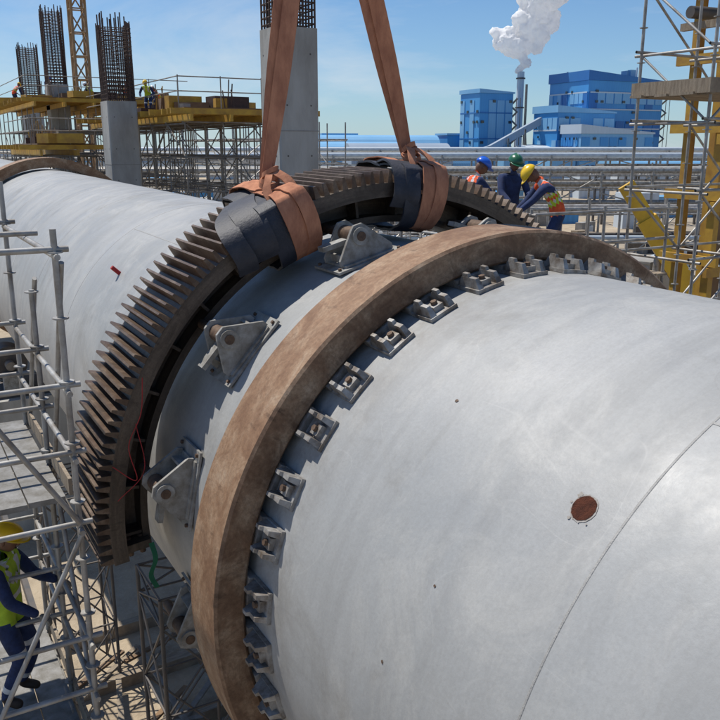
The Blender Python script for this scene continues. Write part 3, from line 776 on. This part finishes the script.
# ---------------------------------------------------------------- people
def ik(a,b,l1,l2,pole):
    d=b-a;L=min(d.length,(l1+l2)*.995); dn=d.normalized(); b=a+dn*L
    x=(l1*l1-l2*l2+L*L)/(2*L); h=math.sqrt(max(l1*l1-x*x,1e-5))
    p=pole-dn*pole.dot(dn); p.normalize(); return a+dn*x+p*h,b
def skinmesh(chains,lvl=1):
    vs=[];rs=[];es=[];roots=[];idx={}
    for ch in chains:
        prev=None
        for j,(co,r) in enumerate(ch):
            k=tuple(round(c,4) for c in co)
            if k not in idx:
                idx[k]=len(vs); vs.append(co); rs.append(r)
                if j==0: roots.append(idx[k])
            i=idx[k]
            if prev is not None: es.append((prev,i))
            prev=i
    me=bpy.data.meshes.new("t"); me.from_pydata(vs,es,[]); o=bpy.data.objects.new("t",me); sc.collection.objects.link(o)
    md=o.modifiers.new("s",'SKIN'); md.use_smooth_shade=True; md.branch_smoothing=.4
    sv=me.skin_vertices[0].data
    for i,r in enumerate(rs): sv[i].radius=r; sv[i].use_root=(i in roots)
    ss=o.modifiers.new("u",'SUBSURF'); ss.levels=lvl; ss.render_levels=lvl
    dg=bpy.context.evaluated_depsgraph_get(); ev=o.evaluated_get(dg); m2=bpy.data.meshes.new_from_object(ev)
    V=[v.co.copy() for v in m2.vertices]; F=[tuple(p.vertices) for p in m2.polygons]
    bpy.data.objects.remove(o); bpy.data.meshes.remove(me); bpy.data.meshes.remove(m2)
    return V,F
def worker(loc,yaw,lean=.15,headlean=.3,hands=((-.25,.45,1.05),(.25,.45,1.05)),feet=((-.12,.0),(.13,-.05)),vest='orange',helm='hblue',body='navy',scale=1,headyaw=0,hz=.95,detail=True):
    V3=Vector; P=V3((0,0,hz)); d=V3((0,math.sin(lean),math.cos(lean))); hd=V3((0,math.sin(headlean),math.cos(headlean)))
    belly=P+d*.14; chest=P+d*.31; nb=P+d*.47; nt_=nb+hd*.10
    mb=MB(); segs=[]
    ch=[[(P,(.165,.125)),(belly,(.155,.125)),(chest,(.18,.14)),(nb,(.095,.085)),(nt_,(.058,.06))]]
    segs+= [(P,nb,vest),(nb+hd*.03,nt_,'skin')]
    ends=[]
    for s,hn in((-1,hands[0]),(1,hands[1])):
        sh=P+d*.43+V3((s*.195,0,0)); hn=V3(hn)
        el,wr=ik(sh,hn,.29,.26,V3((s*.6,-.5,-.8)))
        ch.append([(chest,(.18,.14)),(sh,(.085,.085)),(sh.lerp(el,.5),(.066,.066)),(el,(.057,.057)),(el.lerp(wr,.5),(.052,.052)),(wr,(.038,.038))])
        segs+= [(sh+V3((s*.05,0,-.03)),el,body),(el,wr,body)]; ends.append((s,el,wr))
    for s,ft in((-1,feet[0]),(1,feet[1])):
        hp=P+V3((s*.095,0,-.06)); an=V3((ft[0],ft[1],.09)); kn,an=ik(hp,an,.43,.43,V3((0,1,0)))
        toe=an+V3((s*.02,.17,-.045))
        ch.append([(P,(.165,.125)),(hp,(.104,.108)),(hp.lerp(kn,.5),(.092,.095)),(kn,(.072,.074)),(kn.lerp(an,.5),(.068,.07)),(an,(.052,.057)),(toe,(.05,.035))])
        segs+= [(hp+V3((0,0,-.07)),kn,body),(kn,an+V3((0,0,.08)),body),(an,toe,'boot')]
    V,F=skinmesh(ch,2 if detail else 1)
    def near(c):
        best=None
        for a,b_,k in segs:
            ab=b_-a; t=max(0,min(1,(c-a).dot(ab)/ab.dot(ab))); dd=(c-(a+ab*t)).length
            if k==vest and b_==nb: dd-=.085
            if best is None or dd<best[0]: best=(dd,k,t,a,ab,b_)
        return best
    groups={}
    for f in F:
        c=sum((V[i] for i in f),V3())/len(f); dd,k,t,a,ab,b_=near(c)
        torso=(b_==nb)
        if torso and vest!='navy':
            if .28<t<.36 or .56<t<.64: k='reflect'
            elif (.22<t<.42 or .5<t<.7): k='lime' if vest=='orange' else vest
            if abs(abs(c.x)-.09)<.03 and t>.6: k='reflect'
        elif k==body and not torso and abs((c-a).length-.30)<.025: k='reflect'
        groups.setdefault(k,[]).append(f)
    for k,fs in groups.items(): 
        used=sorted({i for f in fs for i in f}); mp={i:j for j,i in enumerate(used)}
        mb.add([V[i] for i in used],[tuple(mp[i] for i in f) for f in fs],k,True)
    hc=nt_+hd*.09; Rh=Matrix.Rotation(headyaw,3,'Z')@Matrix.Rotation(-headlean,3,'X')
    def ell(c,r,k,nu=14,nv=10,fn=None):
        vs=[];
        for i in range(nv+1):
            th_=math.pi*i/nv
            for j in range(nu):
                ph=2*math.pi*j/nu; q=V3((math.sin(th_)*math.cos(ph)*r[0],math.sin(th_)*math.sin(ph)*r[1],math.cos(th_)*r[2]))
                if fn:q=fn(q)
                vs.append(hc+Rh@(V3(c)+q))
        mb.add(vs,[(i*nu+j,i*nu+(j+1)%nu,(i+1)*nu+(j+1)%nu,(i+1)*nu+j) for i in range(nv) for j in range(nu)],k,True)
    ell((0,0,0),(.077,.098,.118),'skin',18,14,lambda q:V3((q.x*(1-max(0,-q.z)*2.2),q.y,q.z)))
    ell((0,.100,-.012),(.014,.020,.024),'skin',8,6)
    for s in(-1,1):
        ell((s*.077,-.005,-.005),(.012,.02,.032),'skin',8,6); ell((s*.03,.088,.012),(.012,.008,.008),'eye',8,6)
    ell((0,.088,-.055),(.026,.01,.006),'eye',8,6)
    ell((0,.004,.045),(.115,.138,.115),helm,20,12,lambda q:V3((q.x,q.y,max(q.z,-.005))))
    ell((0,.05,.045),(.118,.150,.012),helm,20,6)
    ell((0,.0,.075),(.02,.128,.095),helm,10,8)
    for s,el,wr in ends:
        dr=(wr-el).normalized(); side=dr.cross(V3((0,0,1)))
        if side.length<.1: side=V3((1,0,0))
        side.normalize(); dn=side.cross(dr).normalized()
        if dn.z>0: dn=-dn
        pc=wr+dr*.05; chs=[[(wr,(.03,.025)),(pc,(.04,.02)),(wr+dr*.085,(.038,.018))]]
        for i,(o_,L) in enumerate(((-.028,.066),(-.010,.076),(.010,.071),(.028,.056))):
            b0=wr+dr*.075+side*o_; p1=b0+dr*L*.45+dn*.012; p2=p1+dr*L*.25+dn*L*.32; p3=p2+dn*L*.3-dr*.004
            chs.append([(b0,(.011,.011)),(p1,(.010,.010)),(p2,(.009,.009)),(p3,(.008,.008))])
        ts=wr+dr*.03+side*.03*(-s); chs.append([(ts,(.013,.012)),(ts+dr*.035-side*s*.03+dn*.01,(.011,.011)),(ts+dr*.065-side*s*.03+dn*.025,(.009,.009))])
        Vh,Fh=skinmesh(chs,1 if detail else 0); mb.add(Vh,Fh,'glove',True)
    o=mb.build("construction_worker"); o.location=loc; o.rotation_euler=(0,0,yaw); o.scale=(scale,)*3
    return o
DZ=PZ-.01
worker((3.72,10.75,DZ),rad(-100),.25,.6,((-.2,.55,1.05),(.2,.5,1.0)),vest='orange',helm='hblue',scale=1.06)
worker((4.80,11.0,DZ),rad(168),.12,.45,((-.15,.4,1.05),(.2,.42,1.0)),vest='navy',helm='hgreen',scale=1.07)
worker((4.75,9.72,DZ),rad(62),.62,1.0,((-.2,.72,.85),(.2,.68,.8)),feet=((-.14,.1),(.14,-.2)),vest='orange',helm='hyellow',scale=1.08)
worker((-4.0,7.8,-2.05+OZ),rad(-120),.06,.25,((-.2,.4,1.1),(.22,.38,1.0)),vest='lime',helm='hyellow',scale=1.1)
for x,y,z,yw,v,hl in((6.8,39,4.98,150,'lime','hyellow'),(8.6,43,4.98,60,'orange','hwhite'),(5.4,56,6.13,200,'orange','hblue'),(4.0,60,6.13,-60,'orange','hyellow'),(8.6,58,6.13,100,'lime','hwhite'),(10,55,6.13,-20,'orange','hyellow')):
    worker((x,y,z),rad(yw),random.uniform(.3,.9),.7,((-.2,.5,.85),(.25,.45,.8)),vest=v,helm=hl,detail=False)

# ---------------------------------------------------------------- light / world / camera
sd=Vector((-.20,.40,.86)).normalized()
sun=bpy.data.lights.new("sun",'SUN'); sun.energy=5.0; sun.angle=rad(.5); sun.color=(1,.95,.87)
so=bpy.data.objects.new("sun",sun); sc.collection.objects.link(so); so.rotation_euler=sd.to_track_quat('Z','Y').to_euler()
w=bpy.data.worlds.new("World"); sc.world=w; w.use_nodes=True; nt=w.node_tree
bg=nt.nodes['Background']; sky=N(nt,'ShaderNodeTexSky',sky_type='NISHITA'); sky.sun_disc=False
sky.sun_elevation=math.asin(sd.z); sky.sun_rotation=math.atan2(sd.x,sd.y); sky.air_density=1.0; sky.dust_density=.15; sky.ozone_density=1.5
tc=N(nt,'ShaderNodeTexCoord'); mp=N(nt,'ShaderNodeMapping'); mp.inputs['Scale'].default_value=(1.2,1.2,5); nt.links.new(tc.outputs['Generated'],mp.inputs[0])
cl=ramp(nt,noise(nt,mp.outputs[0],1.6,8,.62,.5),[(.44,0),(.70,.85)])
sp=N(nt,'ShaderNodeSeparateXYZ'); nt.links.new(tc.outputs['Generated'],sp.inputs[0])
lowm=ramp(nt,sp.outputs[2],[(0,1),(.2,.4),(.5,.05)])
tint=mixc(nt,1.0,sky.outputs[0],(.68,.93,1.20),'MULTIPLY')
hz=ramp(nt,sp.outputs[2],[(0,.45),(.08,.15),(.2,0)])
c1=mixc(nt,hz,tint,(5.2,6.8,8.2))
col=mixc(nt,mul(nt,cl,lowm),c1,(8.2,8.7,9.2))
nt.links.new(col,bg.inputs[0]); bg.inputs[1].default_value=.09
cam=bpy.data.cameras.new("camera"); co=bpy.data.objects.new("camera",cam); sc.collection.objects.link(co)
cam.sensor_width=36; cam.lens=41; cam.clip_end=6000; cam.clip_start=.05
co.matrix_world=Matrix.Translation(C0)@Matrix.Rotation(-h0,4,'Z')@Matrix.Rotation(math.pi/2-th,4,'X')
sc.camera=co
sc.view_settings.view_transform='Standard'; sc.view_settings.look='None'; sc.view_settings.exposure=0
